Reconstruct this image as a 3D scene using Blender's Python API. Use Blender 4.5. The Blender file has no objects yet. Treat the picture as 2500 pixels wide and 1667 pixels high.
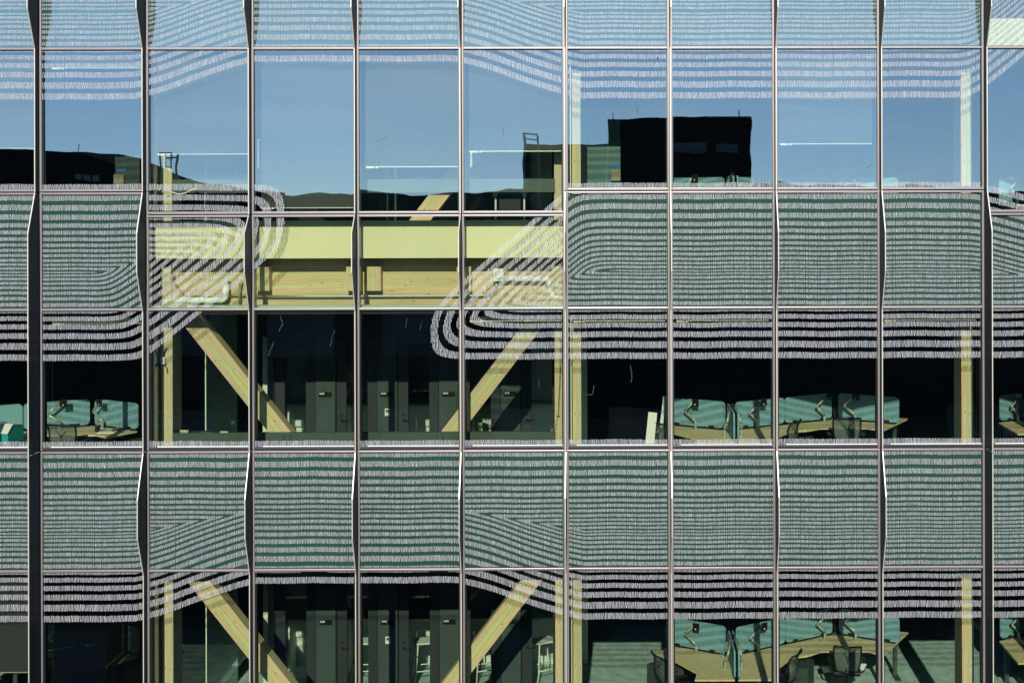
import bpy, bmesh, math, random
import numpy as np
from mathutils import Vector, Matrix
random.seed(7)
rnd = random.Random(11)
sc = bpy.context.scene
COL = sc.collection
R_ = math.radians

# ------------------------------------------------------------------ camera, sky, sun
E = 17.0                      # eye height (across the street, on a roof)
D = 20.0                      # eye to glass
S = 160.0                     # photo pixels per metre on the glass plane
YAW, ROLL = 0.0076, 0.00257
AX, AY, FPX = 1509.3, 505.0, 3200.0
cam = bpy.data.objects.new("camera", bpy.data.cameras.new("camera"))
COL.objects.link(cam)
MC = Matrix.Rotation(-YAW, 3, 'Z') @ Matrix.Rotation(R_(90), 3, 'X') @ Matrix.Rotation(-ROLL, 3, 'Z')
cam.matrix_world = Matrix.Translation((0, -D, E)) @ MC.to_4x4()
cam.data.sensor_width = 36.0
cam.data.lens = 36.0 * FPX / 2500.0
cam.data.shift_x = -(AX - 1250.0) / 2500.0
cam.data.shift_y = -(833.5 - AY) / 2500.0
cam.data.clip_start = 0.1
cam.data.clip_end = 5000
sc.camera = cam

SUN_EL, SUN_AZ = R_(27.3), R_(1.3)
w = bpy.data.worlds.new("World"); sc.world = w; w.use_nodes = True
nt = w.node_tree; bg = nt.nodes["Background"]
sky = nt.nodes.new("ShaderNodeTexSky"); sky.sky_type = 'NISHITA'; sky.sun_disc = False
sky.sun_elevation = SUN_EL; sky.sun_rotation = R_(180) + SUN_AZ
sky.altitude = 6000; sky.air_density = 1.0; sky.dust_density = 0.0; sky.ozone_density = 3.0
hz = nt.nodes.new("ShaderNodeMix"); hz.data_type = 'RGBA'; hz.inputs[0].default_value = .6
hz.inputs[7].default_value = (3.75, 5.9, 7.7, 1)
nt.links.new(sky.outputs[0], hz.inputs[6]); 
tcw = nt.nodes.new("ShaderNodeTexCoord"); mpw = nt.nodes.new("ShaderNodeMapping"); mpw.inputs["Scale"].default_value = (3, 3, 22)
mpw.inputs["Rotation"].default_value = (0, R_(9), 0)
cl = nt.nodes.new("ShaderNodeTexNoise"); cl.inputs["Scale"].default_value = 2.2; cl.inputs["Detail"].default_value = 6
cr_ = nt.nodes.new("ShaderNodeMapRange"); cr_.inputs[1].default_value = .5; cr_.inputs[2].default_value = .78; cr_.inputs[3].default_value = 0; cr_.inputs[4].default_value = .22
cx = nt.nodes.new("ShaderNodeMix"); cx.data_type = 'RGBA'; cx.inputs[7].default_value = (7.5, 8.6, 9.6, 1)
nt.links.new(tcw.outputs["Generated"], mpw.inputs[0]); nt.links.new(mpw.outputs[0], cl.inputs["Vector"]); nt.links.new(cl.outputs["Fac"], cr_.inputs[0])
nt.links.new(cr_.outputs[0], cx.inputs[0]); nt.links.new(hz.outputs[2], cx.inputs[6]); nt.links.new(cx.outputs[2], bg.inputs[0]); bg.inputs[1].default_value = 0.10
sl = bpy.data.lights.new("sun", 'SUN'); sl.energy = 4.2; sl.angle = R_(0.5); sl.color = (1.0, 0.94, 0.84)
so = bpy.data.objects.new("sun", sl); COL.objects.link(so)
ldir = Vector((math.sin(SUN_AZ) * math.cos(SUN_EL), math.cos(SUN_AZ) * math.cos(SUN_EL), -math.sin(SUN_EL)))
so.rotation_euler = ldir.to_track_quat('-Z', 'Y').to_euler(); so.location = (0, -60, 60)
sc.view_settings.view_transform = 'Standard'; sc.view_settings.look = 'None'
sc.view_settings.exposure = 0.75; sc.view_settings.gamma = 1.0
sc.render.engine = 'CYCLES'
cy = sc.cycles
cy.caustics_reflective = False; cy.caustics_refractive = False
cy.max_bounces = 8; cy.diffuse_bounces = 4; cy.glossy_bounces = 4; cy.transmission_bounces = 4
cy.transparent_max_bounces = 16; cy.sample_clamp_indirect = 0.5; cy.use_adaptive_sampling = False
cy.use_denoising = True; cy.denoising_input_passes = 'RGB_ALBEDO_NORMAL'; cy.denoising_prefilter = 'NONE'

# ------------------------------------------------------------------ helpers
def ray(px, py):
    u = (px - AX) / FPX; v = -(py - AY) / FPX
    return MC @ Vector((u, v, -1.0))
def at_d(px, py, d):            # photo pixel -> point d metres behind the glass
    r = ray(px, py); t = (D + d) / r.y
    return Vector((r.x * t, d, E + r.z * t))
def at_z(px, py, z):            # photo pixel -> point at height z
    r = ray(px, py); t = (z - E) / r.z
    return Vector((r.x * t, -D + r.y * t, z))
def fx(px): return (px - 1485.0) / S         # facade coordinates
def fz(py): return E - (py - 505.0) / S

def tag(o, label=None, cat=None, group=None, kind=None):
    if label: o["label"] = label
    if cat: o["category"] = cat
    if group: o["group"] = group
    if kind: o["kind"] = kind
    return o
def empty(name, loc=(0, 0, 0), rz=0.0, label=None, cat=None, group=None):
    o = bpy.data.objects.new(name, None); COL.objects.link(o)
    o.location = loc; o.rotation_euler = (0, 0, rz); o.empty_display_size = 0.1
    return tag(o, label, cat, group)

class MB:
    def __init__(s): s.v = []; s.f = []; s.m = []; s.mi = 0
    def face(s, pts):
        n = len(s.v); s.v += [tuple(p) for p in pts]; s.f.append(tuple(range(n, n + len(pts)))); s.m.append(s.mi); return s
    def box(s, x0, x1, y0, y1, z0, z1, M=None):
        n = len(s.v)
        P = [(x0,y0,z0),(x1,y0,z0),(x1,y1,z0),(x0,y1,z0),(x0,y0,z1),(x1,y0,z1),(x1,y1,z1),(x0,y1,z1)]
        if M is not None: P = [tuple(M @ Vector(p)) for p in P]
        s.v += P
        for q in ((0,3,2,1),(4,5,6,7),(0,1,5,4),(1,2,6,5),(2,3,7,6),(3,0,4,7)):
            s.f.append(tuple(n + i for i in q)); s.m.append(s.mi)
        return s
    def prism(s, poly, axis, a, b):       # polygon extruded along an axis ('x','y','z')
        n = len(s.v); k = len(poly)
        def mk(p, t):
            if axis == 'z': return (p[0], p[1], t)
            if axis == 'y': return (p[0], t, p[1])
            return (t, p[0], p[1])
        s.v += [mk(p, a) for p in poly] + [mk(p, b) for p in poly]
        s.f.append(tuple(range(n + k - 1, n - 1, -1))); s.m.append(s.mi)
        s.f.append(tuple(range(n + k, n + 2 * k))); s.m.append(s.mi)
        for i in range(k):
            j = (i + 1) % k
            s.f.append((n + i, n + j, n + k + j, n + k + i)); s.m.append(s.mi)
        return s
    def tube(s, pts, r, seg=10, caps=True, flat=1.0):
        pts = [Vector(p) for p in pts]; rings = []
        rr = r if isinstance(r, (list, tuple)) else [r] * len(pts)
        up = None
        for i, p in enumerate(pts):
            t = (pts[min(i + 1, len(pts) - 1)] - pts[max(i - 1, 0)]).normalized()
            if up is None: up = Vector((0, 0, 1)) if abs(t.z) < .9 else Vector((0, 1, 0))
            a = t.cross(up).normalized(); b = a.cross(t).normalized(); up = b
            n = len(s.v)
            for k in range(seg):
                th = 2 * math.pi * k / seg
                s.v.append(tuple(p + a * math.cos(th) * rr[i] + b * math.sin(th) * rr[i] * flat))
            rings.append(n)
        for i in range(len(rings) - 1):
            for k in range(seg):
                k2 = (k + 1) % seg
                s.f.append((rings[i] + k, rings[i] + k2, rings[i + 1] + k2, rings[i + 1] + k)); s.m.append(s.mi)
        if caps:
            s.f.append(tuple(rings[0] + k for k in range(seg - 1, -1, -1))); s.m.append(s.mi)
            s.f.append(tuple(rings[-1] + k for k in range(seg))); s.m.append(s.mi)
        return s
    def build(s, name, mats, parent=None, bevel=0.0, smooth=False, loc=None, fix=True, M=None):
        me = bpy.data.meshes.new(name)
        me.from_pydata(s.v, [], s.f)
        if not isinstance(mats, (list, tuple)): mats = [mats]
        for m in mats: me.materials.append(m)
        if len(mats) > 1: me.polygons.foreach_set("material_index", s.m)
        if fix:
            bm = bmesh.new(); bm.from_mesh(me)
            bmesh.ops.recalc_face_normals(bm, faces=bm.faces)
            if bevel > 0:
                es = [e for e in bm.edges if len(e.link_faces) == 2 and e.calc_face_angle(0) > .6]
                bmesh.ops.bevel(bm, geom=es, offset=bevel, segments=2, affect='EDGES', profile=.6)
            bm.to_mesh(me); bm.free()
        if smooth:
            for p in me.polygons: p.use_smooth = True
        o = bpy.data.objects.new(name, me); COL.objects.link(o)
        if parent: o.parent = parent
        if loc: o.location = loc
        if M is not None: o.matrix_local = M
        return o

# ------------------------------------------------------------------ materials
MATS = {}
def mat(name, col, rough=.6, metal=0.0, spec=.4, noise=None, bump=None, coords='Object'):
    m = bpy.data.materials.new(name); m.use_nodes = True
    t = m.node_tree; b = t.nodes["Principled BSDF"]
    b.inputs["Base Color"].default_value = (*col, 1); b.inputs["Roughness"].default_value = rough
    b.inputs["Metallic"].default_value = metal; b.inputs["Specular IOR Level"].default_value = spec
    tc = t.nodes.new("ShaderNodeTexCoord")
    if noise:                                     # (scale vec, amount)
        sca, amt = noise
        mp = t.nodes.new("ShaderNodeMapping"); mp.inputs["Scale"].default_value = sca
        n = t.nodes.new("ShaderNodeTexNoise"); n.inputs["Scale"].default_value = 1; n.inputs["Detail"].default_value = 5
        rp = t.nodes.new("ShaderNodeMapRange"); rp.inputs[1].default_value = .25; rp.inputs[2].default_value = .75
        rp.inputs[3].default_value = 1 - amt; rp.inputs[4].default_value = 1 + amt
        mx = t.nodes.new("ShaderNodeVectorMath"); mx.operation = 'SCALE'; mx.inputs[0].default_value = col
        t.links.new(tc.outputs[coords], mp.inputs[0]); t.links.new(mp.outputs[0], n.inputs["Vector"])
        t.links.new(n.outputs["Fac"], rp.inputs[0]); t.links.new(rp.outputs[0], mx.inputs["Scale"])
        t.links.new(mx.outputs[0], b.inputs["Base Color"])
    if bump:
        sca, st = bump
        n2 = t.nodes.new("ShaderNodeTexNoise"); n2.inputs["Scale"].default_value = sca; n2.inputs["Detail"].default_value = 4
        bp = t.nodes.new("ShaderNodeBump"); bp.inputs["Strength"].default_value = st; bp.inputs["Distance"].default_value = .01
        t.links.new(tc.outputs[coords], n2.inputs["Vector"]); t.links.new(n2.outputs["Fac"], bp.inputs["Height"])
        t.links.new(bp.outputs[0], b.inputs["Normal"])
    MATS[name] = m
    return m

def wood_mat(name, col, dark, knots=True, grain=(16, 16, .5)):
    m = mat(name, col, .6, 0, .25)
    t = m.node_tree; b = t.nodes["Principled BSDF"]
    tc = t.nodes.new("ShaderNodeTexCoord")
    mp = t.nodes.new("ShaderNodeMapping"); mp.inputs["Scale"].default_value = grain
    n = t.nodes.new("ShaderNodeTexNoise"); n.inputs["Scale"].default_value = 2.2; n.inputs["Detail"].default_value = 6
    n.inputs["Roughness"].default_value = .65
    cr = t.nodes.new("ShaderNodeValToRGB")
    cr.color_ramp.elements[0].position = .3; cr.color_ramp.elements[0].color = (*dark, 1)
    cr.color_ramp.elements[1].position = .68; cr.color_ramp.elements[1].color = (*col, 1)
    t.links.new(tc.outputs["Object"], mp.inputs[0]); t.links.new(mp.outputs[0], n.inputs["Vector"])
    t.links.new(n.outputs["Fac"], cr.inputs[0])
    out = cr.outputs[0]
    # laminations
    mp3 = t.nodes.new("ShaderNodeMapping"); mp3.inputs["Scale"].default_value = (22, 22, .35)
    wn = t.nodes.new("ShaderNodeTexVoronoi"); wn.inputs["Scale"].default_value = 1.0
    mxl = t.nodes.new("ShaderNodeMix"); mxl.data_type = 'RGBA'; mxl.blend_type = 'MULTIPLY'; mxl.inputs[0].default_value = .22
    t.links.new(tc.outputs["Object"], mp3.inputs[0]); t.links.new(mp3.outputs[0], wn.inputs["Vector"])
    t.links.new(out, mxl.inputs[6]); t.links.new(wn.outputs["Color"], mxl.inputs[7]); out = mxl.outputs[2]
    if knots:
        mp2 = t.nodes.new("ShaderNodeMapping"); mp2.inputs["Scale"].default_value = (13, 13, 6)
        v = t.nodes.new("ShaderNodeTexVoronoi"); v.inputs["Scale"].default_value = 1.0
        r2 = t.nodes.new("ShaderNodeMapRange"); r2.inputs[1].default_value = .07; r2.inputs[2].default_value = .16
        r2.inputs[3].default_value = 0.75; r2.inputs[4].default_value = 0
        mx = t.nodes.new("ShaderNodeMix"); mx.data_type = 'RGBA'
        t.links.new(tc.outputs["Object"], mp2.inputs[0]); t.links.new(mp2.outputs[0], v.inputs["Vector"])
        t.links.new(v.outputs["Distance"], r2.inputs[0]); t.links.new(r2.outputs[0], mx.inputs[0])
        t.links.new(out, mx.inputs[6]); mx.inputs[7].default_value = (.16, .09, .035, 1); out = mx.outputs[2]
    t.links.new(out, b.inputs["Base Color"])
    return m

def glass_mat(name, base_r, tint, gloss=(.82, .93, 1.0), wavy=0.0):
    m = bpy.data.materials.new(name); m.use_nodes = True
    t = m.node_tree; t.nodes.clear()
    out = t.nodes.new("ShaderNodeOutputMaterial")
    tr = t.nodes.new("ShaderNodeBsdfTransparent"); tr.inputs[0].default_value = (*tint, 1)
    gl = t.nodes.new("ShaderNodeBsdfGlossy"); gl.inputs[0].default_value = (*gloss, 1); gl.inputs["Roughness"].default_value = 0.0
    lw = t.nodes.new("ShaderNodeLayerWeight"); lw.inputs[0].default_value = .5
    pw = t.nodes.new("ShaderNodeMath"); pw.operation = 'POWER'; pw.inputs[1].default_value = 4
    ml = t.nodes.new("ShaderNodeMath"); ml.operation = 'MULTIPLY_ADD'; ml.inputs[1].default_value = .8; ml.inputs[2].default_value = base_r
    mx = t.nodes.new("ShaderNodeMixShader")
    oi = t.nodes.new("ShaderNodeObjectInfo")
    if wavy:
        vr = t.nodes.new("ShaderNodeMath"); vr.operation = 'MULTIPLY_ADD'; vr.inputs[1].default_value = .05; vr.inputs[2].default_value = base_r - .025
        t.links.new(oi.outputs["Random"], vr.inputs[0]); t.links.new(vr.outputs[0], ml.inputs[2])
    t.links.new(lw.outputs["Facing"], pw.inputs[0]); t.links.new(pw.outputs[0], ml.inputs[0])
    t.links.new(ml.outputs[0], mx.inputs[0]); t.links.new(tr.outputs[0], mx.inputs[1]); t.links.new(gl.outputs[0], mx.inputs[2])
    t.links.new(mx.outputs[0], out.inputs[0])
    if wavy:
        tc = t.nodes.new("ShaderNodeTexCoord"); n = t.nodes.new("ShaderNodeTexNoise")
        n.inputs["Scale"].default_value = 1.1; n.inputs["Detail"].default_value = 1.5
        bp = t.nodes.new("ShaderNodeBump"); bp.inputs["Strength"].default_value = 1.0; bp.inputs["Distance"].default_value = wavy
        sc_ = t.nodes.new("ShaderNodeMath"); sc_.operation = 'MULTIPLY'; sc_.inputs[1].default_value = 40
        ad = t.nodes.new("ShaderNodeVectorMath"); ad.operation = 'ADD'
        t.links.new(oi.outputs["Random"], sc_.inputs[0]); t.links.new(sc_.outputs[0], ad.inputs[1])
        t.links.new(tc.outputs["Object"], ad.inputs[0]); t.links.new(ad.outputs[0], n.inputs["Vector"])
        t.links.new(n.outputs["Fac"], bp.inputs["Height"])
        t.links.new(bp.outputs[0], gl.inputs["Normal"])
    MATS[name] = m
    return m

def mesh_mat(name, col, alpha, rough=.8):       # open woven fabric, partly see-through
    m = bpy.data.materials.new(name); m.use_nodes = True
    t = m.node_tree; b = t.nodes["Principled BSDF"]
    b.inputs["Base Color"].default_value = (*col, 1); b.inputs["Roughness"].default_value = rough
    b.inputs["Alpha"].default_value = alpha; b.inputs["Specular IOR Level"].default_value = 0
    MATS[name] = m
    return m

G_OUT = glass_mat("coated_glass", .30, (.865, .92, .79), wavy=.0016)
G_CLR = glass_mat("clear_glass", .03, (.985, .995, .985))
M_FRIT = mat("frit_ceramic", (.35, .36, .395), .5, 0, .3, noise=((70, 1, 6), .4))
M_BACK = mat("spandrel_green", (.035, .100, .106), .5, 0, .3, noise=((.6, .6, .6), .12))
M_ALU = mat("anodised_aluminium", (.245, .222, .222), .36, .5, .5, noise=((2, 2, .6), .06))
M_ALUD = mat("dark_gasket_and_shadow", (.012, .012, .016), .6)
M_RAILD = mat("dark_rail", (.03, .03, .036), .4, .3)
M_FIN = mat("fin_shaded_side", (.004, .011, .018), .5, 0, .12, noise=((1, 1, 14), .18))  # fin sides turned from the sun, their shade put into the base colour
M_FINE = mat("fin_sunlit_edge", (.46, .44, .37), .4, .3, .5)  # front edge of the same fins, sunlight put into the paler colour
M_GLU = wood_mat("glulam_spruce", (.82, .68, .43), (.62, .48, .28))
M_TOP = wood_mat("oak_worktop", (.86, .75, .47), (.70, .60, .36), knots=False, grain=(3, 26, 3))
M_CREAM = mat("cream_panel", (.86, .81, .54), .6, 0, .2, noise=((1.2, 1, 1.2), .03))
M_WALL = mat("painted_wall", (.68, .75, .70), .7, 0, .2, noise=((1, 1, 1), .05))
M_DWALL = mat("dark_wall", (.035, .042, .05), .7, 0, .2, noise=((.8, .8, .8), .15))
M_CARPET = mat("carpet_grey_green", (.42, .60, .60), .95, 0, .1, noise=((5, 5, 5), .28), bump=(180, .5))
M_SLAB = mat("slab_concrete", (.16, .16, .155), .8, 0, .2, noise=((2, 2, 2), .1))
M_CEIL = mat("dark_ceiling", (.05, .045, .04), .8)
M_PIPE = mat("white_insulation", (.90, .93, .90), .75, 0, .2, bump=(40, .6))
M_STEEL = mat("galvanised_conduit", (.46, .50, .46), .4, .6)
M_CHAN = mat("painted_steel_channel", (.075, .10, .09), .45, .1, .4, noise=((3, 3, 3), .1))
M_SCR = mat("teal_felt", (.22, .42, .53), .95, 0, .1, noise=((150, 150, 6), .16), bump=(220, .6))
M_SCRE = mat("teal_piping", (.25, .46, .50), .8)
M_ARM = mat("silver_arm", (.46, .54, .46), .4, .35)
M_BLK = mat("black_plastic", (.012, .012, .014), .45)
M_DGREY = mat("dark_grey_laminate", (.050, .074, .074), .5, 0, .3, noise=((3, 3, 3), .08))
M_STILE = mat("door_stile", (.026, .033, .042), .5)
M_MESH = mesh_mat("chair_mesh", (.15, .19, .18), .72)
M_WHITE = mat("white_plastic", (.80, .82, .80), .45)
M_PAPER = mat("paper", (.82, .82, .80), .8)
M_ORANGE = mat("orange_label", (.80, .30, .06), .6)
M_TEALP = mat("teal_plastic", (.02, .38, .37), .5)
M_RED = mat("red_brown_panel", (.34, .085, .045), .7, 0, .2, noise=((2, 2, 2), .15))
M_SHADE = mesh_mat("shade_fabric_grey", (.080, .084, .088), .93)
M_SHADEB = mesh_mat("added_dimming_mesh", (.003, .003, .003), .60)
M_SIGN = mat("sign_plate", (.005, .010, .010), .5, 0, .2)
M_BLUE = mat("blue_tape", (.05, .22, .60), .6)
M_EDGE = mat("glass_edge", (.66, .84, .70), .3)
M_SCREEN = mat("lcd_grey", (.10, .14, .15), .3)
M_SIDING = mat("black_siding", (.012, .013, .016), .9, 0, 0, noise=((.3, .3, 9), .3))
M_ROOF = mat("roof_membrane", (.025, .026, .028), .95, 0, 0, noise=((.3, .3, .3), .25))
M_HILL = mat("hill_forest", (.016, .026, .024), 1, 0, 0, noise=((.03, .03, .03), .4))
M_ASPH = mat("asphalt", (.05, .05, .052), .9, noise=((.4, .4, .4), .2))
M_CONC = mat("podium_concrete", (.26, .25, .235), .85, noise=((.7, .7, .7), .12))
M_WIN = mat("dark_window", (.02, .03, .045), .1)
M_PINK = mat("pink_board", (.46, .30, .30), .6)

# ------------------------------------------------------------------ levels of the building
F = {2: E - 8.606, 3: E - 4.656, 4: E - 0.706}         # lowest, middle, top floor in the picture
F[1] = F[2] - 3.95; F[5] = F[4] + 3.95
NAMEF = {2: "lowest", 3: "middle", 4: "top"}
cen = [96, 356.5, 614, 871, 1127, 1381, 1636.6, 1893, 2149, 2404.5]
MX = [at_d(c, 760, -.03).x for c in cen]
pitch = (MX[-1] - MX[0]) / 9
MX = [MX[0] - pitch] + MX + [MX[-1] + pitch]           # 12 mullion lines, 11 panels (0..10)
NP = 11
LOWSTACK = {2, 3, 4, 5, 10}                            # panels whose upper stack joint sits lower
Y_TR = {4: 118.0, 3: 752.0, 2: 1386.5}                 # transoms (photo rows at the optical axis)
Y_ST = {4: 466.5, 3: 1095.5, 2: 1728.0}                # stack joints under each floor's vision pane
Y_STLOW = 522.0
def stack_py(fl, p): return Y_STLOW if (fl == 4 and p in LOWSTACK) else Y_ST[fl]

building = empty("office_building", (0, 0, 0), 0, "glass office building with wavy white frit bands on its curtain wall and timber bracing behind", "building")

# ------------------------------------------------------------------ frit pattern
UY = np.array([441, 468, 492, 516, 538, 556, 572.6, 588, 601.5, 614, 626, 637.7, 647, 656.7, 668.0])
UL = np.array([13, 12, 11, 10, 9, 8, 7, 6, 5, 4, 3, 2, 1, 0, -1.0])
LY = np.array([656.0, 664.5, 672, 682.6, 693, 704.6, 718, 732, 748, 764, 783, 804, 827.5, 855, 881])
LL = np.array([-1.0, 0, 1, 2, 3, 4, 5, 6, 7, 8, 9, 10, 11, 12, 13])
def u_idx(y): return np.where(y < 441, 13 + (441 - y) / 27.0, np.where(y > 668, -1 - (y - 668) / 9.0, np.interp(y, UY, UL)))
def l_idx(y): return np.where(y > 881, 13 + (y - 881) / 27.0, np.where(y < 656, -1 - (656 - y) / 9.0, np.interp(y, LY, LL)))
def sp(t, wd=11.0): return wd * np.logaddexp(0, t / wd)
def smx(a, b, k): return k * np.logaddexp(a / k, b / k)
def sstep(t): t = min(max(t, 0), 1); return t * t * (3 - 2 * t)
def ramp(t):                                   # nearly straight with eased ends
    t = min(max(t, 0), 1); return .55 * t + .45 * sstep(t)
def lower_shift(x):                            # lower family lifted between the braces (top and lowest rows)
    if x < 330 or x > 1425: return 0.0
    if x < 625: return 91 * ramp((x - 330) / 295.0)
    if x > 1110: return 91 * ramp((1425 - x) / 315.0)
    return 91.0
def level(x, y, row):                          # y measured in the middle row's coordinates
    if row == 3:
        if x < 873:
            s = 0.0 * y
            for _ in range(2):
                x0 = 262 + (np.clip(y + s, 664, 881) - 664) * .40
                s = .80 * sp(x - x0)
            r = 13 - (703 - x) / 30.0
            return smx(smx(u_idx(y), l_idx(y + s), .12), np.full_like(y, r), .8)
        s = 0.0 * y
        for _ in range(2):
            x0 = 1402 + .17 * (np.clip(y - s, 441, 656) - 441)
            s = .87 * sp(x0 - x)
        s = s + .30 * sp(x - 2400, 25)
        r = 13 - (x - 1042) / 30.0
        return smx(smx(u_idx(y - s), l_idx(y), .12), np.full_like(y, r), .8)
    return None
def columns_mask(x, ys, half):
    """frit on / off along one vertical line of the facade; ys in photo rows"""
    wob = .45 * math.sin(x * .043) + .45 * math.sin(x * .017 + 1.3)
    out = np.zeros(len(ys), bool)
    # middle row
    ym = ys + wob
    if x < 873 or True:
        lv = level(x, ym, 3)
        band = (lv > -2) & (lv < 13.0) & (lv > -.66) & (np.abs(lv - np.round(lv)) > .185 + .03 * np.clip(lv / 5, 0, 1))
        if 1388 < x < 2400:                              # vision sill band of the plain panels stays straight
            l2 = np.maximum(u_idx(ym), l_idx(ym)); b2 = (l2 < 13) & (np.abs(l2 - np.round(l2)) > .205)
            band = np.where(ys < 466, b2, band)
        out |= np.where((ys > 430) & (ys < 900), band, False)
    # lowest row: u family rises 625.5, lower family 635
    s = lower_shift(x)
    lv = smx(u_idx(ym - 625.5), l_idx(ym - 635 + s), .12)
    band = (lv < 13.0) & (lv > -.66) & (np.abs(lv - np.round(lv)) > .185 + .03 * np.clip(lv / 5, 0, 1))
    out |= np.where(ys > 1050, band, False)
    # top row
    s2 = lower_shift(x) + .80 * float(sp(np.array(x - 2375.0), 14))
    s3 = s2
    lv = smx(u_idx(ym + 632), l_idx(ym + 635 + s3), .12)
    band = (lv < 13.0) & (lv > -.66) & (np.abs(lv - np.round(lv)) > .185 + .03 * np.clip(lv / 5, 0, 1))
    out |= np.where(ys < 300, band, False)
    return out

def make_frit(px0, px1, py0, py1, parent):
    """printed strokes between two verticals of the facade, on the outer face of the pane"""
    v = []; f = []
    ys = np.arange(py0, py1, .5)
    pit = 2.7
    n = int((px1 - px0) / pit)
    for i in range(n):
        x = px0 + (i + .5) * pit + rnd.uniform(-.45, .45)
        m = columns_mask(x, ys, 0)
        d = np.diff(np.concatenate(([0], m.astype(int), [0])))
        for a, b in zip(np.where(d == 1)[0], np.where(d == -1)[0]):
            y0 = py0 + a * .5; y1 = py0 + b * .5
            if y1 - y0 < 1.2: continue
            segs = []
            while y1 - y0 > 25:
                L = rnd.uniform(11, 21); segs.append((y0, y0 + L)); y0 += L + rnd.uniform(.8, 2.2)
            segs.append((y0, y1))
            for (a0, a1) in segs:
                L = a1 - a0; j = min(.55, L * .06)
                ca = min(py1, max(py0, a0 + rnd.uniform(-j, j))); cb = min(py1, max(py0, a1 + rnd.uniform(-j, j)))
                if cb - ca < .8: continue
                wd = rnd.uniform(.38, .58); tl = rnd.gauss(0, .07) * L
                tl = max(-1.6, min(1.6, tl))
                k = len(v)
                xs = (x - tl / 2 - wd, x - tl / 2 + wd, x + tl / 2 + wd, x + tl / 2 - wd)
                xs = [min(px1, max(px0, q)) for q in xs]
                v += [(fx(xs[0]), -.0015, fz(cb)), (fx(xs[1]), -.0015, fz(cb)), (fx(xs[2]), -.0015, fz(ca)), (fx(xs[3]), -.0015, fz(ca))]
                f.append((k, k + 1, k + 2, k + 3))
    if not f: return None
    mb = MB(); mb.v = v; mb.f = f; mb.m = [0] * len(f)
    return mb.build("frit_pattern", M_FRIT, parent, fix=False)

# ------------------------------------------------------------------ curtain wall
def pane(name, x0, x1, z0, z1):
    mb = MB()
    nx, nz = 1, 1
    mb.box(x0, x1, 0, .012, z0, z1)
    mb.m = [1, 1, 0, 1, 1, 1]
    return mb.build(name, [G_OUT, G_CLR], building, fix=False)
def ring(mb, x0, x1, z0, z1, t, y0, y1):       # rectangular frame as one closed piece
    n = len(mb.v)
    for y in (y0, y1):
        for (a, b, c, d) in ((x0, x1, z0, z1), (x0 + t, x1 - t, z0 + t, z1 - t)):
            mb.v += [(a, y, c), (b, y, c), (b, y, d), (a, y, d)]
    for i in range(4):
        j = (i + 1) % 4
        for q in ((i, j, 4 + j, 4 + i), (8 + i, 12 + i, 12 + j, 8 + j), (i, 8 + i, 8 + j, j), (4 + i, 4 + j, 12 + j, 12 + i)):
            mb.f.append(tuple(n + k for k in q)); mb.m.append(mb.mi)
def bar(name, x0, x1, z, h, y0=-.035, y1=.10):
    mb = MB().box(x0, x1, y0, y1, z - h / 2, z + h / 2)
    return mb.build(name, M_ALU, building, bevel=.006)

for p in range(NP):
    x0 = MX[p] + .041; x1 = MX[p + 1] - .041
    q0, q1 = 1485 + x0 * S, 1485 + x1 * S
    for fl in (4, 3, 2):
        zt = fz(Y_TR[fl]); zs = fz(stack_py(fl, p))
        vp = pane("window_pane", x0, x1, zs + .046, zt - .030)
        make_frit(q0, q1, 505 - (zt - .032 - E) * S, 505 - (zs + .05 - E) * S, vp)
        # inner frame of the vision pane (dark gasket and sill)
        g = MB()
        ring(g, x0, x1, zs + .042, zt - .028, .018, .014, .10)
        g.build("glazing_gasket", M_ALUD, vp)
        # transom and the spandrel pane over it
        bar("transom", x0 - .006, x1 + .006, zt, .034)
        MB().box(x0 - .002, x1 + .002, .0, .013, zt - .0295, zt + .0275).build("transom_shadow_strip", M_ALUD, building)  # black strip drawn as the shadow line along the transom
        ztop = fz(-165.0) if fl == 4 else fz(stack_py(fl + 1, p))
        spn = pane("spandrel_pane", x0, x1, zt + .028, ztop - .046)
        make_frit(q0, q1, 505 - (ztop - .05 - E) * S, 505 - (zt + .03 - E) * S, spn)
        clear = (fl == 3 and p in (2, 3, 4, 5)) or (fl == 4 and p == 10)
        if not clear:
            MB().box(x0, x1, .022, .07, zt + .024, ztop - .044).build("backpan", M_BACK, spn)
        # stack joint below the vision pane: two rails with a dark slot
        st = MB().box(x0 - .006, x1 + .006, -.035, .10, zs - .036, zs - .008)
        sj = st.build("stack_joint", M_ALU, building, bevel=.005)
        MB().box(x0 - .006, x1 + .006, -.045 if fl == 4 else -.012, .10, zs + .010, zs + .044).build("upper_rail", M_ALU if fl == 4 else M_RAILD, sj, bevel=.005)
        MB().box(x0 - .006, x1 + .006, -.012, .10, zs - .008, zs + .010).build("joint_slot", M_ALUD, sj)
    # base spandrel below the lowest floor
    zs = fz(Y_ST[2])
    sp_ = pane("spandrel_pane", x0, x1, fz(2020), zs - .046)
    MB().box(x0, x1, .022, .07, fz(2020), zs - .044).build("backpan", M_BACK, sp_)

def fin_profile(k, fl):
    """depth profile of the fin between two stack joints: (photo row, depth)"""
    d0, d1 = .145, .39
    deep = k in (1, 10)
    if fl == 4:
        r = [(-165, d0), (-70, d1), (28, d1), (120, d0), (None, d0)]
        return r
    st = Y_STLOW if (fl == 3 and k in (3, 4, 5)) else Y_ST[fl + 1]
    off = (Y_TR[fl] - 752)
    if deep:
        if fl == 3: return [(st, d0), (565 + off, d1), (None, d1)]
        return [(st, d1), (None, d1)]
    return [(st, d0), (566 + off, d1), (660 + off, d1), (756 + off, d0), (None, d0)]

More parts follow.
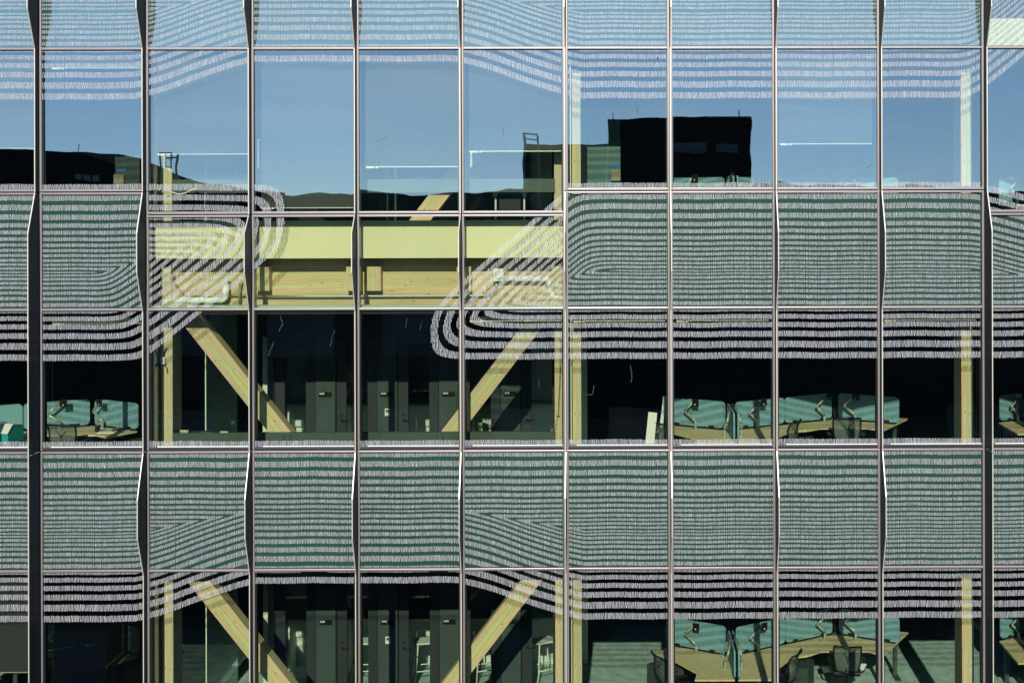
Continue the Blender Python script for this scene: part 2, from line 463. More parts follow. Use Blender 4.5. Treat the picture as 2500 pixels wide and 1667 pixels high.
for k in range(NP + 1):
    xc = MX[k]
    for fl in (4, 3, 2):
        top = fz(-165) if fl == 4 else fz(Y_STLOW if (fl == 3 and k in (3, 4, 5)) else Y_ST[fl + 1])
        bot = fz(Y_STLOW if (fl == 4 and k in (3, 4, 5)) else Y_ST[fl])
        if fl == 2: bot = fz(2020)
        za, zb = bot + .006, top - .006
        mb = MB().box(xc - .039, xc - .0075, -.032, .13, za, zb).box(xc + .0075, xc + .039, -.032, .13, za, zb)
        mo = mb.build("mullion", M_ALU, building, bevel=.004)
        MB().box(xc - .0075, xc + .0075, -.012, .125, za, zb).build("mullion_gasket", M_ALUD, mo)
        pr = [(fz(a) if a is not None else za, b) for a, b in fin_profile(k, fl)]
        pr[0] = (zb, pr[0][1])
        t = .0055
        poly = [(-.014, zb)] + [(-.032 - b, z) for z, b in pr] + [(-.014, za)]
        fo = MB().prism(poly, 'x', xc - t, xc + t).build("fin", M_FIN, mo)
        ed = MB()
        for (z1_, b1_), (z2_, b2_) in zip(pr[:-1], pr[1:]):
            ed.face([(xc - t - .0015, -.032 - b1_ - .004, z1_), (xc - t - .0015, -.032 - b2_ - .004, z2_), (xc + t + .0015, -.032 - b2_ - .004, z2_), (xc + t + .0015, -.032 - b1_ - .004, z1_)])
            ed.face([(xc - t - .0015, -.032 - b1_ + .012, z1_), (xc - t - .0015, -.032 - b2_ + .012, z2_), (xc - t - .0015, -.032 - b2_ - .004, z2_), (xc - t - .0015, -.032 - b1_ - .004, z1_)])
            ed.face([(xc + t + .0015, -.032 - b1_ - .004, z1_), (xc + t + .0015, -.032 - b2_ - .004, z2_), (xc + t + .0015, -.032 - b2_ + .012, z2_), (xc + t + .0015, -.032 - b1_ + .012, z1_)])
        ed.build("fin_edge", M_FINE, mo, fix=False)

# wiped smears and specks on the glass
sm = mat("glass_smear", (.055, .065, .07), .9, 0, 0)
panes = [o for o in building.children if o.name.startswith("window_pane")]
for pts, wd in (([(680, 810), (690, 790), (684, 770)], 1.3), ([(655, 868), (663, 848), (668, 835)], 1.2), ([(806, 846), (812, 820), (818, 806)], 1.0),
        ([(990, 800), (994, 776)], .9), ([(1024, 806), (1030, 784)], .9), ([(1539, 892), (1543, 915), (1541, 934)], 1.3), ([(1424, 962), (1446, 964), (1450, 940)], 1.2),
        ([(1553, 262), (1557, 270), (1556, 278)], 1.4), ([(1452, 377), (1484, 377)], 1.3), 
        ([(921, 346), (946, 334)], 1.0), ([(2110, 412), (2128, 403)], 1.2), ([(1606, 140), (1605, 148)], 3.0), ([(1229, 312), (1228, 330)], 1.2), ([(1315, 925), (1316, 945)], 1.2), ([(1498, 1238), (1512, 1242)], .8)):
    fine = []
    for (xa, ya), (xb, yb) in zip(pts[:-1], pts[1:]):
        for k in range(5): fine.append((xa + (xb - xa) * k / 5 + rnd.uniform(-1, 1), ya + (yb - ya) * k / 5 + rnd.uniform(-1, 1)))
    P = [at_d(x, y, -.003) for x, y in fine + [pts[-1]]]; mb = MB()
    for a_, b_ in zip(P[:-1], P[1:]):
        t_ = (b_ - a_).normalized(); n_ = Vector((t_.z, 0, -t_.x)) * wd * rnd.uniform(.4, 1.2) / S / 2
        mb.face([a_ - n_, b_ - n_, b_ + n_, a_ + n_])
    c_ = (P[0] + P[-1]) / 2
    own = min(panes, key=lambda o: (o.data.vertices[0].co.x + .75 - c_.x) ** 2 + (o.data.vertices[0].co.z + 1.0 - c_.z) ** 2)
    mb.build("glass_smear", sm, own, fix=False)

# ------------------------------------------------------------------ slabs, walls, podium (parts of the building)
XL, XR = MX[0] - 3.3, MX[-1] + 3.3
BACK = 9.0
for k in (1, 2, 3, 4, 5):
    s = MB().box(XL, XR, .95, BACK, F[k] - .30, F[k] - .012).build("floor_slab", M_SLAB, building)
    if k in (2, 3, 4, 1): MB().box(XL + .2, XR - .2, .951, BACK - .01, F[k] - .012, F[k]).build("carpet", M_CARPET, s)
    if k > 1: MB().box(XL + .2, XR - .2, 1.0, BACK - .01, F[k] - .33, F[k] - .303).build("ceiling", M_CEIL, s)
for xa_, xb_ in ((XL - .15, MX[0] - 1.7), (MX[-1] + .045, XR + .15)):
    MB().box(xa_, xb_, -.02, .12, fz(2020), fz(-165)).build("blank_facade", M_BACK, building)
zc_ = fz(2020)
for fl in (2, 3, 4):
    za_, zb_ = fz(Y_ST[fl]) + .046, fz(Y_TR[fl]) - .03
    MB().box(MX[0] - 1.7, MX[0] - .045, -.02, .12, zc_, za_ - .002).build("blank_facade", M_BACK, building); zc_ = zb_ + .002
    pane("window_pane", MX[0] - 1.697, MX[0] - .047, za_, zb_)
MB().box(MX[0] - 1.7, MX[0] - .045, -.02, .12, zc_, fz(-165)).build("blank_facade", M_BACK, building)
for xx in (XL, XR):
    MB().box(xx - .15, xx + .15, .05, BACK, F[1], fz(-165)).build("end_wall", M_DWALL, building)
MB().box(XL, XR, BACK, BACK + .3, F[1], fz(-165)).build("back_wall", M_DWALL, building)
MB().box(XL, XR, -.05, BACK + .3, fz(-165), fz(-165) + .4).build("roof", M_ROOF, building)
MB().box(XL - .1, XR + .1, -.06, BACK + .3, 0, fz(2020)).build("podium", M_CONC, building, bevel=.02)
# edge beams / slab fronts behind the opaque spandrels
for k in (2, 3, 4, 5):
    for (p0, p1) in ((0, 2), (6, NP)) if k == 4 else (((0, 10),) if k == 5 else ((0, NP),)):
        MB().box(MX[p0], MX[p1], .35, .949, F[k] - .62, F[k] - .02).build("edge_beam", M_CEIL, building)

# upper clear band, panels 2..5: cream upstand, timber beam with joist ends
a = at_d(372, 540, .27); b = at_d(1383, 629, .27)
MB().box(a.x, b.x, .27, .32, b.z, a.z).build("cream_upstand", M_CREAM, building)
MB().box(a.x, b.x, .32, .949, F[4] - .03, F[4] - .005).build("upstand_cap", M_CEIL, building)
def beam_along_x(name, x0, x1, y0, y1, z0, z1, m):
    L = x1 - x0
    mb = MB().box(-(y1 - y0) / 2, (y1 - y0) / 2, -(z1 - z0) / 2, (z1 - z0) / 2, -L / 2, L / 2)
    M = Matrix(((0, 0, 1, (x0 + x1) / 2), (1, 0, 0, (y0 + y1) / 2), (0, 1, 0, (z0 + z1) / 2), (0, 0, 0, 1)))
    return mb.build(name, m, building, bevel=.004, M=M)
bl = at_d(372, 750, .72); bh = at_d(1383, 620, .72)
beam_along_x("timber_beam", bl.x, bh.x, .72, .945, bl.z - .12, F[4] - .032, M_GLU)
for (pa, pb) in ((622, 657.5), (845, 881), (895, 930), (1115, 1150), (1345, 1378), (392, 418)):
    A = at_d(pa, 650, .555); B = at_d(pb, 710, .555)
    mb = MB().box(-(B.x - A.x) / 2, (B.x - A.x) / 2, -.085, .085, -(A.z - B.z) / 2, (A.z - B.z) / 2)
    mb.build("joist_end", M_GLU, building, bevel=.004, loc=((A.x + B.x) / 2, .634, (A.z + B.z) / 2))
# bottom ledge under the beam, seen as a thin white line
A = at_d(372, 747, .30); B = at_d(1383, 752, .30)
MB().box(A.x, B.x, .16, .5, B.z, A.z).build("shade_pocket", M_EDGE, building)
# panel 10, top row: cream panel behind clear spandrel
A = at_d(2404, 46, .45); B = at_d(2640, 118, .45)
MB().box(A.x, B.x, .45, .5, B.z, A.z).build("cream_upstand", M_CREAM, building)
MB().box(A.x, B.x, .51, .56, A.z, fz(-160)).build("upper_backing", M_DWALL, building)

# columns, braces, guard channels on every floor
def member(name, p, q, wx, wy, m, parent=building, bevel=.005):
    """timber from p to q, grain along its length; width wx in the facade plane, wy into the depth"""
    p = Vector(p); q = Vector(q); ax = (q - p); L = ax.length; ax.normalize()
    yv = Vector((0, 1, 0)); xv = yv.cross(ax).normalized(); yv = ax.cross(xv)
    M = Matrix(((xv.x, yv.x, ax.x, (p.x + q.x) / 2), (xv.y, yv.y, ax.y, (p.y + q.y) / 2), (xv.z, yv.z, ax.z, (p.z + q.z) / 2), (0, 0, 0, 1)))
    return MB().box(-wx / 2, wx / 2, -wy / 2, wy / 2, -L / 2, L / 2).build(name, m, parent, bevel=bevel, M=M)
COLS = ((394, 421, 800), (1354, 1377, 800), (1397.5, 1419, 800), (2347, 2376, 800))
for fl in (2, 3, 4):
    off = {2: 633 * .973, 3: 0, 4: -633 * .973}[fl]
    zb = F[fl]; zc = F[fl + 1] - .32
    for ci, (pa, pb, _) in enumerate(COLS):
        A = at_d(pa, 900, .555); B = at_d(pb, 900, .555)
        dep = .44 if ci != 1 else .40
        member("timber_column", ((A.x + B.x) / 2, .555 + dep / 2, zb), ((A.x + B.x) / 2, .555 + dep / 2, zc), B.x - A.x, dep, M_GLU)
    # braces: front face edges measured on the middle floor
    for side, (tl, tr_, bl_, br_) in enumerate((((454.7, 802.5), (510, 802.5), (656, 1057.5), (713.7, 1057.5)),
                                               ((1268.6, 803.5), (1320.7, 803.5), (1067, 1055), (1136, 1055)))):
        A = (at_d(*tl, .58) + at_d(*tr_, .58)) / 2; B = (at_d(*bl_, .58) + at_d(*br_, .58)) / 2
        d = (B - A); d.normalize()
        hw = (at_d(*tr_, .58).x - at_d(*tl, .58).x)
        wid = abs(hw * d.z)
        dz = F[fl] - F[3]
        dep = .26
        top = A - d * ((F[4] - .5 - A.z) / abs(d.z)); bot = B + d * ((B.z - F[3] - .02) / abs(d.z))
        y = .58 + dep / 2
        member("timber_brace", (top.x, y, top.z + dz), (bot.x, y, bot.z + dz), wid, dep, M_GLU)
    A = at_d(421, 1057 , .50); B = at_d(1356, 1086, .50)
    za, zb2 = A.z + F[fl] - F[3], B.z + F[fl] - F[3]
    ch = MB().prism([(.50, zb2), (.50, za), (.575, za), (.575, za - .012), (.512, za - .012), (.512, zb2 + .012), (.575, zb2 + .012), (.575, zb2)], 'x', A.x, B.x).build("guard_channel", M_CHAN, building)
    bo = MB()
    for px in (693, 709, 1066, 1081):
        c = at_d(px, 1064, .499)
        for dz in (0, -.043): bo.tube([(c.x, .503, c.z + dz + F[fl] - F[3]), (c.x, .494, c.z + dz + F[fl] - F[3])], .011, 8)
    bo.build("bolt_heads", M_BLK, ch)
    # low wall behind the sill on every floor, out of sight above the transom
    MB().box(MX[0], MX[-1], .30, .34, F[fl] - .02, F[fl] + .34).build("sill_upstand", M_CHAN, building) if fl != 4 else None
    # pale shade rail just inside each sill
    for p in range(NP):
        if fl == 3:
            A = at_d(0, 1082, .16)
            MB().box(MX[p] + .16, MX[p + 1] - .05, -.008, -.004, fz(1086.6), fz(1085)).build("sill_trim", M_WHITE, building)

# ------------------------------------------------------------------ pipes behind the clear band
def pipe(name, pts, d, r, m, label, cat, smooth=True):
    P = [at_d(x, y, d) for x, y in pts]
    Q = [P[0]]
    for i in range(1, len(P) - 1):
        a_, b_, c_ = P[i - 1], P[i], P[i + 1]
        la = min(.09, (b_ - a_).length / 2); lc = min(.09, (c_ - b_).length / 2)
        p1 = b_ + (a_ - b_).normalized() * la; p2 = b_ + (c_ - b_).normalized() * lc
        for t in (0, .25, .5, .75, 1): Q.append(p1.lerp(b_, t).lerp(b_.lerp(p2, t), t))
    Q.append(P[-1])
    o = MB().tube(Q, r, 12).build(name, m, None, smooth=smooth)
    return tag(o, label, cat)
pipe("insulated_pipe", [(372, 733), (551, 733), (551, 682)], .60, .05, M_PIPE, "lumpy white insulated pipe bending up at its right end, left end of the timber beam", "pipe")
pipe("insulated_pipe", [(1228, 679), (1343, 681), (1345, 724), (1380, 725)], .60, .05, M_PIPE, "lumpy white insulated pipe stepping down to the column, right end of the timber beam", "pipe")
pipe("conduit", [(622, 723), (760, 723.5), (1190, 721), (1210, 708), (1212, 690)], .64, .015, M_STEEL, "thin grey conduit running along the lit timber beam", "conduit")
pipe("conduit", [(400, 723), (608, 723)], .68, .010, M_STEEL, "thin grey conduit behind the left white pipe", "conduit")
pipe("sprinkler_pipe", [(584.5, 745), (584.5, 700), (588, 684)], .62, .014, M_STEEL, "short upright grey sprinkler pipe right of the left white pipe", "pipe")
c = at_d(1217, 671, .60)
tag(MB().box(-.085, .085, -.05, .05, -.10, .10).tube([(0, -.05, 0), (0, -.075, 0)], .06, 12).build("valve_box", M_PIPE, None, bevel=.02, loc=c), "white wrapped valve box at the head of the right white pipe", "valve")

# ------------------------------------------------------------------ roller shades
def shade(p, fl, py_bot, label, fab=M_SHADE, tagged=True):
    x0 = MX[p] + .095; x1 = MX[p + 1] - .07
    zt = fz(Y_TR[fl]) - .05; zb = at_d((1485 + x0 * S), py_bot, .2).z
    o = empty("roller_shade", ((x0 + x1) / 2, .20, zt), 0, label, "roller shade", "roller shades behind the window panes")
    L = (x1 - x0) / 2; h = zt - zb
    MB().box(-L, L, 0, .0015, -h, 0).build("fabric", fab, o)
    MB().box(-L, L, -.008, .012, -h - .016, -h).build("bottom_bar", M_STEEL, o, bevel=.003)
    MB().tube([(-L, .03, .01), (L, .03, .01)], .028, 10).build("roller", M_DGREY, o, smooth=True)
    if tagged:
        lb = MB().box(-L + .015, -L + .19, -.012, -.009, -h - .027, -h + .003).build("label_tag", M_WHITE, o)
        MB().box(-L + .125, -L + .165, -.015, -.0125, -h - .026, -h + .002).build("label_mark", M_ORANGE, lb)
    return o
shade(0, 4, 362, "grey roller shade lowered to the dark rooftop, top row, leftmost pane")
shade(1, 4, 166, "grey roller shade almost fully raised, top row, second pane from left")
shade(2, 4, 376, "grey roller shade lowered two thirds above a white box, top row, third pane from left")
shade(3, 4, 507, "grey roller shade pulled to the sill, top row, beside curled frit bands")
shade(4, 4, 407, "grey roller shade low over the brace end, top row, fifth pane from left")
shade(5, 4, 369, "grey roller shade lowered onto the reflected ladder, top row, left of central columns")
shade(8, 4, 351, "grey roller shade half lowered, top row, right of the reflected black tower")
shade(1, 3, 789, "grey roller shade rolled up to a tagged bar, middle row, second pane from left")
shade(5, 3, 783, "grey roller shade rolled up to a tagged bar, middle row, above the right brace head")
shade(6, 3, 783, "grey roller shade rolled up to a tagged bar, middle row, right of the central columns")
shade(7, 3, 782, "grey roller shade rolled up to a tagged bar, middle row, over the three teal screens")
shade(9, 3, 781, "grey roller shade rolled up to a tagged bar, middle row, above the rightmost column")
shade(0, 2, 1640, "dark grey roller shade lowered to the bottom edge, lowest row, leftmost pane", mesh_mat("shade_fabric_dark", (.050, .053, .056), .93))
shade(1, 2, 1725, "black see-through mesh shade added to dim the desk behind, lowest row", M_SHADEB, False)  # mesh added to hold back the sun and darken this bay

# ------------------------------------------------------------------ glass partitions seen edge on
def partition(px, d0, d1, fl, label):
    A = at_d(px, 900, d0)
    o = empty("glass_partition", (A.x, d0, F[fl]), 0, label, "glass partition", "glass partitions at right angles to the curtain wall")
    MB().box(-.006, .006, .012, d1 - d0, .02, 2.95).build("glass", G_CLR, o)
    MB().box(-.009, .009, -.006, .012, 0, 2.95).build("edge_trim", M_EDGE, o)
for fl in (2, 3, 4):
    n = NAMEF[fl]
    partition(376, .26, .9, fl, "tall glass partition with bright edge left of the first column, %s floor" % n)
    partition(502, 1.4, 3.2, fl, "tall glass partition with bright edge behind the left brace, %s floor" % n)
    partition(1394, .26, .9, fl, "tall glass partition with bright edge between the two central columns, %s floor" % n)

# ------------------------------------------------------------------ meeting room fronts
def text_mesh(txt, size, name, m, parent, loc):
    cu = bpy.data.curves.new(name, 'FONT'); cu.body = txt; cu.size = size; cu.extrude = .0008; cu.offset = .0012
    o = bpy.data.objects.new(name, cu); COL.objects.link(o)
    dg = bpy.context.evaluated_depsgraph_get(); me = bpy.data.meshes.new_from_object(o.evaluated_get(dg))
    bpy.data.objects.remove(o); me.materials.clear(); me.materials.append(m)
    q = bpy.data.objects.new(name, me); COL.objects.link(q); q.parent = parent
    q.location = loc; q.rotation_euler = (R_(90), 0, 0)
    return q
MD = 2.83
PAN = [771.8, 923.0, 1073.4, 1223.0]
px0s = [at_d(p, 1000, MD).x for p in PAN]
mod = (px0s[3] - px0s[0]) / 3
XA = px0s[0] - mod; XB = px0s[3] + mod
for fl in (2, 3, 4):
    z0 = F[fl]; n = NAMEF[fl]
    room = empty("meeting_room_front", (XA, MD, z0), 0, "row of dark framed glass doors and grey sign panels facing the braces, %s floor" % n, "partition wall", "meeting room fronts")
    H = 3.28
    hd = MB().box(0, XB - XA + .4, -.03, .09, 2.42, H); hd.build("header", M_STILE, room)
    MB().box(0, XB - XA + .4, -.036, -.031, 2.42, 2.45).build("header_trim", M_DGREY, room)
    for i in range(5):
        xx = i * mod
        if i > 0:
            pn = MB().box(xx, xx + .335, -.045, .06, 0.0, 2.42).build("sign_panel", M_DGREY, room, bevel=.003)
        fr = MB()
        fr.box(xx + .336, xx + .356, -.03, .06, 0, 2.42)
        fr.box(xx + mod - .012, xx + mod - .002, -.03, .06, 0, 2.42)
        fr.build("door_frame", M_BLK, room)
        dr = MB()
        a0, a1 = xx + .36, xx + mod - .015
        dr.box(a0, a0 + .17, -.015, .035, .01, 2.40); dr.box(a1 - .16, a1, -.015, .035, .01, 2.40)
        dr.box(a0 + .17, a1 - .16, -.015, .035, .01, .18); dr.box(a0 + .17, a1 - .16, -.015, .035, 2.28, 2.40)
        door = dr.build("door", M_STILE, room, bevel=.003)
        MB().box(a0 + .17, a1 - .16, .006, .014, .18, 2.28).build("door_glass", G_CLR, door)
        hx = a0 + .085
        MB().tube([(hx, -.015, .965), (hx, -.05, .965), (hx + .13, -.055, .96)], .014, 8).tube([(hx, -.015, 1.05), (hx, -.03, 1.05)], .018, 10).build("door_handle", M_STEEL if False else M_BLK, door, smooth=True)
        # room behind: side wall between rooms
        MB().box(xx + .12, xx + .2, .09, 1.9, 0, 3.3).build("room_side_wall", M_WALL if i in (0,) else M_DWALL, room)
    MB().box(0, XB - XA + .4, 1.9, 2.0, 0, 3.3).build("room_back_wall", M_WALL, room)
    MB().box(2 * mod + .25, 3 * mod + .1, 1.86, 1.898, 1.06, 2.4).build("red_wall_panel", M_RED, room)
    for i, s in ((1, 'B'), (2, 'C'), (3, 'D'), (4, 'E')):
        num = {4: "524", 3: "424", 2: "324"}[fl] + s
        sg = empty("room_sign", (XA + i * mod + .055, MD - .0455, z0 + 1.37), 0, "small black sign plate reading %s on a grey panel" % num, "room sign", "room number signs")
        MB().box(0, .225, -.006, 0, 0, .085).build("plate", M_SIGN, sg)
        text_mesh(num, .042, "lettering", M_WHITE, sg, (.012, -.0068, .046))
    th = empty("thermostat", (XA + 2 * mod + .175, MD - .0455, z0 + 1.105), 0, "white thermostat with small dark display on the second grey panel, %s floor" % n, "thermostat", "white thermostats")
    MB().box(-.045, .045, -.022, 0, -.065, .065).build("case", M_WHITE, th, bevel=.012)
    MB().box(-.027, .027, -.024, -.0222, 0, .045).build("display", M_SCREEN, th)

# counters and stools inside the rooms
def stool(loc, rz, label):
    o = empty("bar_stool", loc, rz, label, "stool", "white bar stools in the meeting rooms")
    MB().prism([(-.20, -.17), (.20, -.17), (.22, 0), (.18, .18), (-.18, .18), (-.22, 0)], 'z', .72, .75).build("seat", M_WHITE, o, bevel=.01)
    for sx in (-1, 1):
        for sy in (-1, 1):
            MB().tube([(sx * .15, sy * .13, .72), (sx * .22, sy * .2, .0)], .013, 8).build("leg", M_WHITE, o, smooth=True)
    MB().tube([(-.2, -.18, .25), (.2, -.18, .25)], .011, 8).tube([(-.2, .18, .25), (.2, .18, .25)], .011, 8).build("footrest", M_WHITE, o, smooth=True)
def shell_chair(loc, rz, label):
    o = empty("shell_chair", loc, rz, label, "chair")
    n = 9; mb = MB(); rows = []
    for k in range(5):
        zz = .47 + .10 * k; rr = .24 - .006 * k
        rows.append([(rr * math.sin(t), -rr * math.cos(t) * .9 - .03 * k, zz + .05 * (abs(math.sin(t)) * -1) * (k / 4)) for t in [(-1.25 + 2.5 * i / n) for i in range(n + 1)]])
    for k in range(4):
        for i in range(n): mb.face([rows[k][i], rows[k][i + 1], rows[k + 1][i + 1], rows[k + 1][i]])
    b = mb.build("backrest", M_TEALG, o, smooth=True, fix=False)
    md = b.modifiers.new("thick", 'SOLIDIFY'); md.thickness = .012
    MB().prism([(-.22, -.2), (.22, -.2), (.24, .05), (.2, .22), (-.2, .22), (-.24, .05)], 'z', .45, .475).build("seat", M_TEALG, o, bevel=.01)
    for sx in (-1, 1):
        for sy in (-1, 1):
            MB().tube([(sx * .17, sy * .15, .46), (sx * .23, sy * .23, 0)], .012, 8).build("leg", M_ARM, o, smooth=True)
M_TEALG = mat("pale_green_shell", (.36, .56, .46), .5)
for fl in (2, 3):
    z0 = F[fl]; n = NAMEF[fl]
    A = XA + .30; 
    for i in range(5):
        xa = XA + i * mod + .22; xb = XA + (i + 1) * mod + .10
        cnt = empty("wall_counter", ((xa + xb) / 2, MD + 1.36, z0), 0, "white wall counter in meeting room %d from the left, %s floor" % (i + 1, n), "counter", "white counters in the meeting rooms")
        hw = (xb - xa) / 2
        MB().box(-hw, hw, 0, .52, .99, 1.03).build("top", M_WHITE, cnt, bevel=.004)
        MB().box(-hw, hw, .48, .52, .55, .98).build("modesty_panel", M_WALL, cnt)
        MB().box(-hw, -hw + .04, .05, .5, 0, .985).build("support", M_WALL, cnt)
        if i > 0 and fl == 2:
            stool(((xa + xb) / 2 - .02, MD + 1.02, z0), R_(8 * i), "white bar stool under the counter of meeting room %d from the left, %s floor" % (i + 1, n))
P = at_z(1196, 1052, F[3] + .3)
shell_chair((at_d(1205, 1000, 3.3).x, 3.35, F[3]), R_(-35), "pale green shell chair seen under the right brace, middle floor")

# ------------------------------------------------------------------ workstations
u = lambda deg: Vector((math.cos(R_(deg)), math.sin(R_(deg))))
HUB1 = Vector((2.12, 3.0)); HUB2 = HUB1 + u(30) * 2.36
HUBL2 = Vector((-9.31, 3.78)); HUBL1 = HUBL2 - u(30) * 2.36
HUBK = Vector((7.02, 3.72))
DZ = .73

def desk(hub, a0, fl, label, ped=True):
    """120 degree worktop in the sector a0 .. a0+120"""
    o = empty("corner_desk", (hub.x, hub.y, F[fl]), 0, label, "desk", "three-way corner desks")
    dp = .70; L = 1.17
    A = u(a0); B = u(a0 + 120); nA = u(a0 + 90); nB = u(a0 + 30)
    bis = u(a0 + 60)
    p = [bis * .05, A * L + nA * .03, A * L + nA * dp, bis * .98 + u(a0 - 30) * .42, bis * .98 + u(a0 + 150) * .42, B * L + nB * dp, B * L + nB * .03]
    p = [(q.x, q.y) for q in p]
    MB().prism(p, 'z', DZ - .03, DZ).build("worktop", M_TOP, o, bevel=.004)
    for q, nm in ((A * 1.02 + nA * .38, 0), (B * 1.02 + nB * .38, 1), (bis * .18, 2)):
        MB().box(q.x - .035, q.x + .035, q.y - .035, q.y + .035, .02, DZ - .031).box(q.x - .05, q.x + .05, q.y - .3 if nm < 2 else q.y - .05, q.y + .3 if nm < 2 else q.y + .05, 0, .03).build("leg", M_DGREY, o, bevel=.004)
    # cable tray along the back
    for AA, nn in ((A, nA), (B, nB)):
        c0 = AA * .25 + nn * .12; c1 = AA * 1.0 + nn * .12
        MB().tube([(c0.x, c0.y, DZ - .09), (c1.x, c1.y, DZ - .09)], .035, 6).build("cable_tray", M_BLK, o)
    return o
def pedestal(x, y, rz, fl, label):
    o = empty("drawer_pedestal", (x, y, F[fl]), rz, label, "drawer unit", "dark drawer pedestals under the desks")
    MB().box(-.2, .2, -.27, .27, .03, .58).build("case", M_DGREY, o, bevel=.005)
    for z0_, z1_ in ((.05, .22), (.23, .40), (.41, .57)):
        dd = MB().box(-.19, .19, -.285, -.2705, z0_, z1_).build("drawer", M_DGREY, o, bevel=.003)
        MB().box(-.05, .05, -.292, -.2855, z1_ - .03, z1_ - .015).build("handle", M_BLK, dd)
def screen(c0, c1, fl, label, off=0.0, h0=.035, h1=.49, back=True):
    """felt privacy screen from c0 to c1 (2-D points)"""
    c0 = Vector(c0); c1 = Vector(c1); ax = (c1 - c0); L = ax.length; rz = math.atan2(ax.y, ax.x)
    n = Vector((math.sin(rz), -math.cos(rz)))
    mid = (c0 + c1) / 2 + n * off
    o = empty("desk_screen", (mid.x, mid.y, F[fl] + DZ), rz, label, "desk screen", "teal felt desk screens")
    r = .07; hl = L / 2
    def rr(hl, a, b, r, k=6):
        P = []
        for (cx, cz, s) in ((hl - r, a + r, -90), (hl - r, b - r, 0), (-hl + r, b - r, 90), (-hl + r, a + r, 180)):
            for i in range(k + 1):
                t = R_(s + 90 * i / k); P.append((cx + r * math.cos(t), cz + r * math.sin(t)))
        return P
    MB().prism(rr(hl, h0, h1, r), 'y', -.012, .012).build("panel", M_SCR, o, bevel=.004)
    pts = [(x, -.0125, z) for x, z in rr(hl - .002, h0 + .002, h1 - .002, r)]
    MB().tube(pts + [pts[0]], .0045, 6, caps=False).build("piping", M_SCRE, o, smooth=True)
    cl = MB()
    for x in (-hl * .6, hl * .6): cl.box(x - .05, x + .05, -.02, .02, .0, h0 + .03)
    cl.box(-hl + .08, hl - .08, -.008, .008, .0, .02)
    cl.build("clamp", M_BLK, o)
    return o
def monitor_arm(P, rz, fl, label, flip=1, plate=True, lean=0.0):
    o = empty("monitor_arm", (P.x, P.y, F[fl] + DZ), rz, label, "monitor arm", "silver monitor arms without screens")
    f = flip
    MB().tube([(0, 0, 0), (0, 0, .012)], .055, 16).tube([(0, 0, .012), (0, 0, .14)], [.026, .022], 12).build("post", M_ARM, o, smooth=False)
    MB().tube([(0, 0, .128), (-.03 * f, -.005, .158), (-.19 * f, -.03, .285)], [.027, .025, .019], 10).tube([(-.19 * f, -.03, .27), (-.19 * f, -.03, .325)], .023, 12).build("lower_arm", M_ARM, o, smooth=True)
    MB().tube([(-.19 * f, -.035, .318), (-.15 * f, -.045, .345), (-.015 * f, -.07 - lean, .485)], [.022, .019, .021], 10).build("upper_arm", M_ARM, o, smooth=True)
    if plate:
        pl = MB().box(.0 * f - .012, .10 * f + .012 * f, -.115 - lean, -.095 - lean, .415, .545).tube([(-.015 * f, -.07 - lean, .485), (.045 * f, -.096 - lean, .48)], .016, 8).build("mount_plate", M_BLK, o, bevel=.003)
        MB().box(.045 * f - .012, .045 * f + .012, -.119 - lean, -.1155 - lean, .435, .455).build("sticker", M_WHITE, pl)
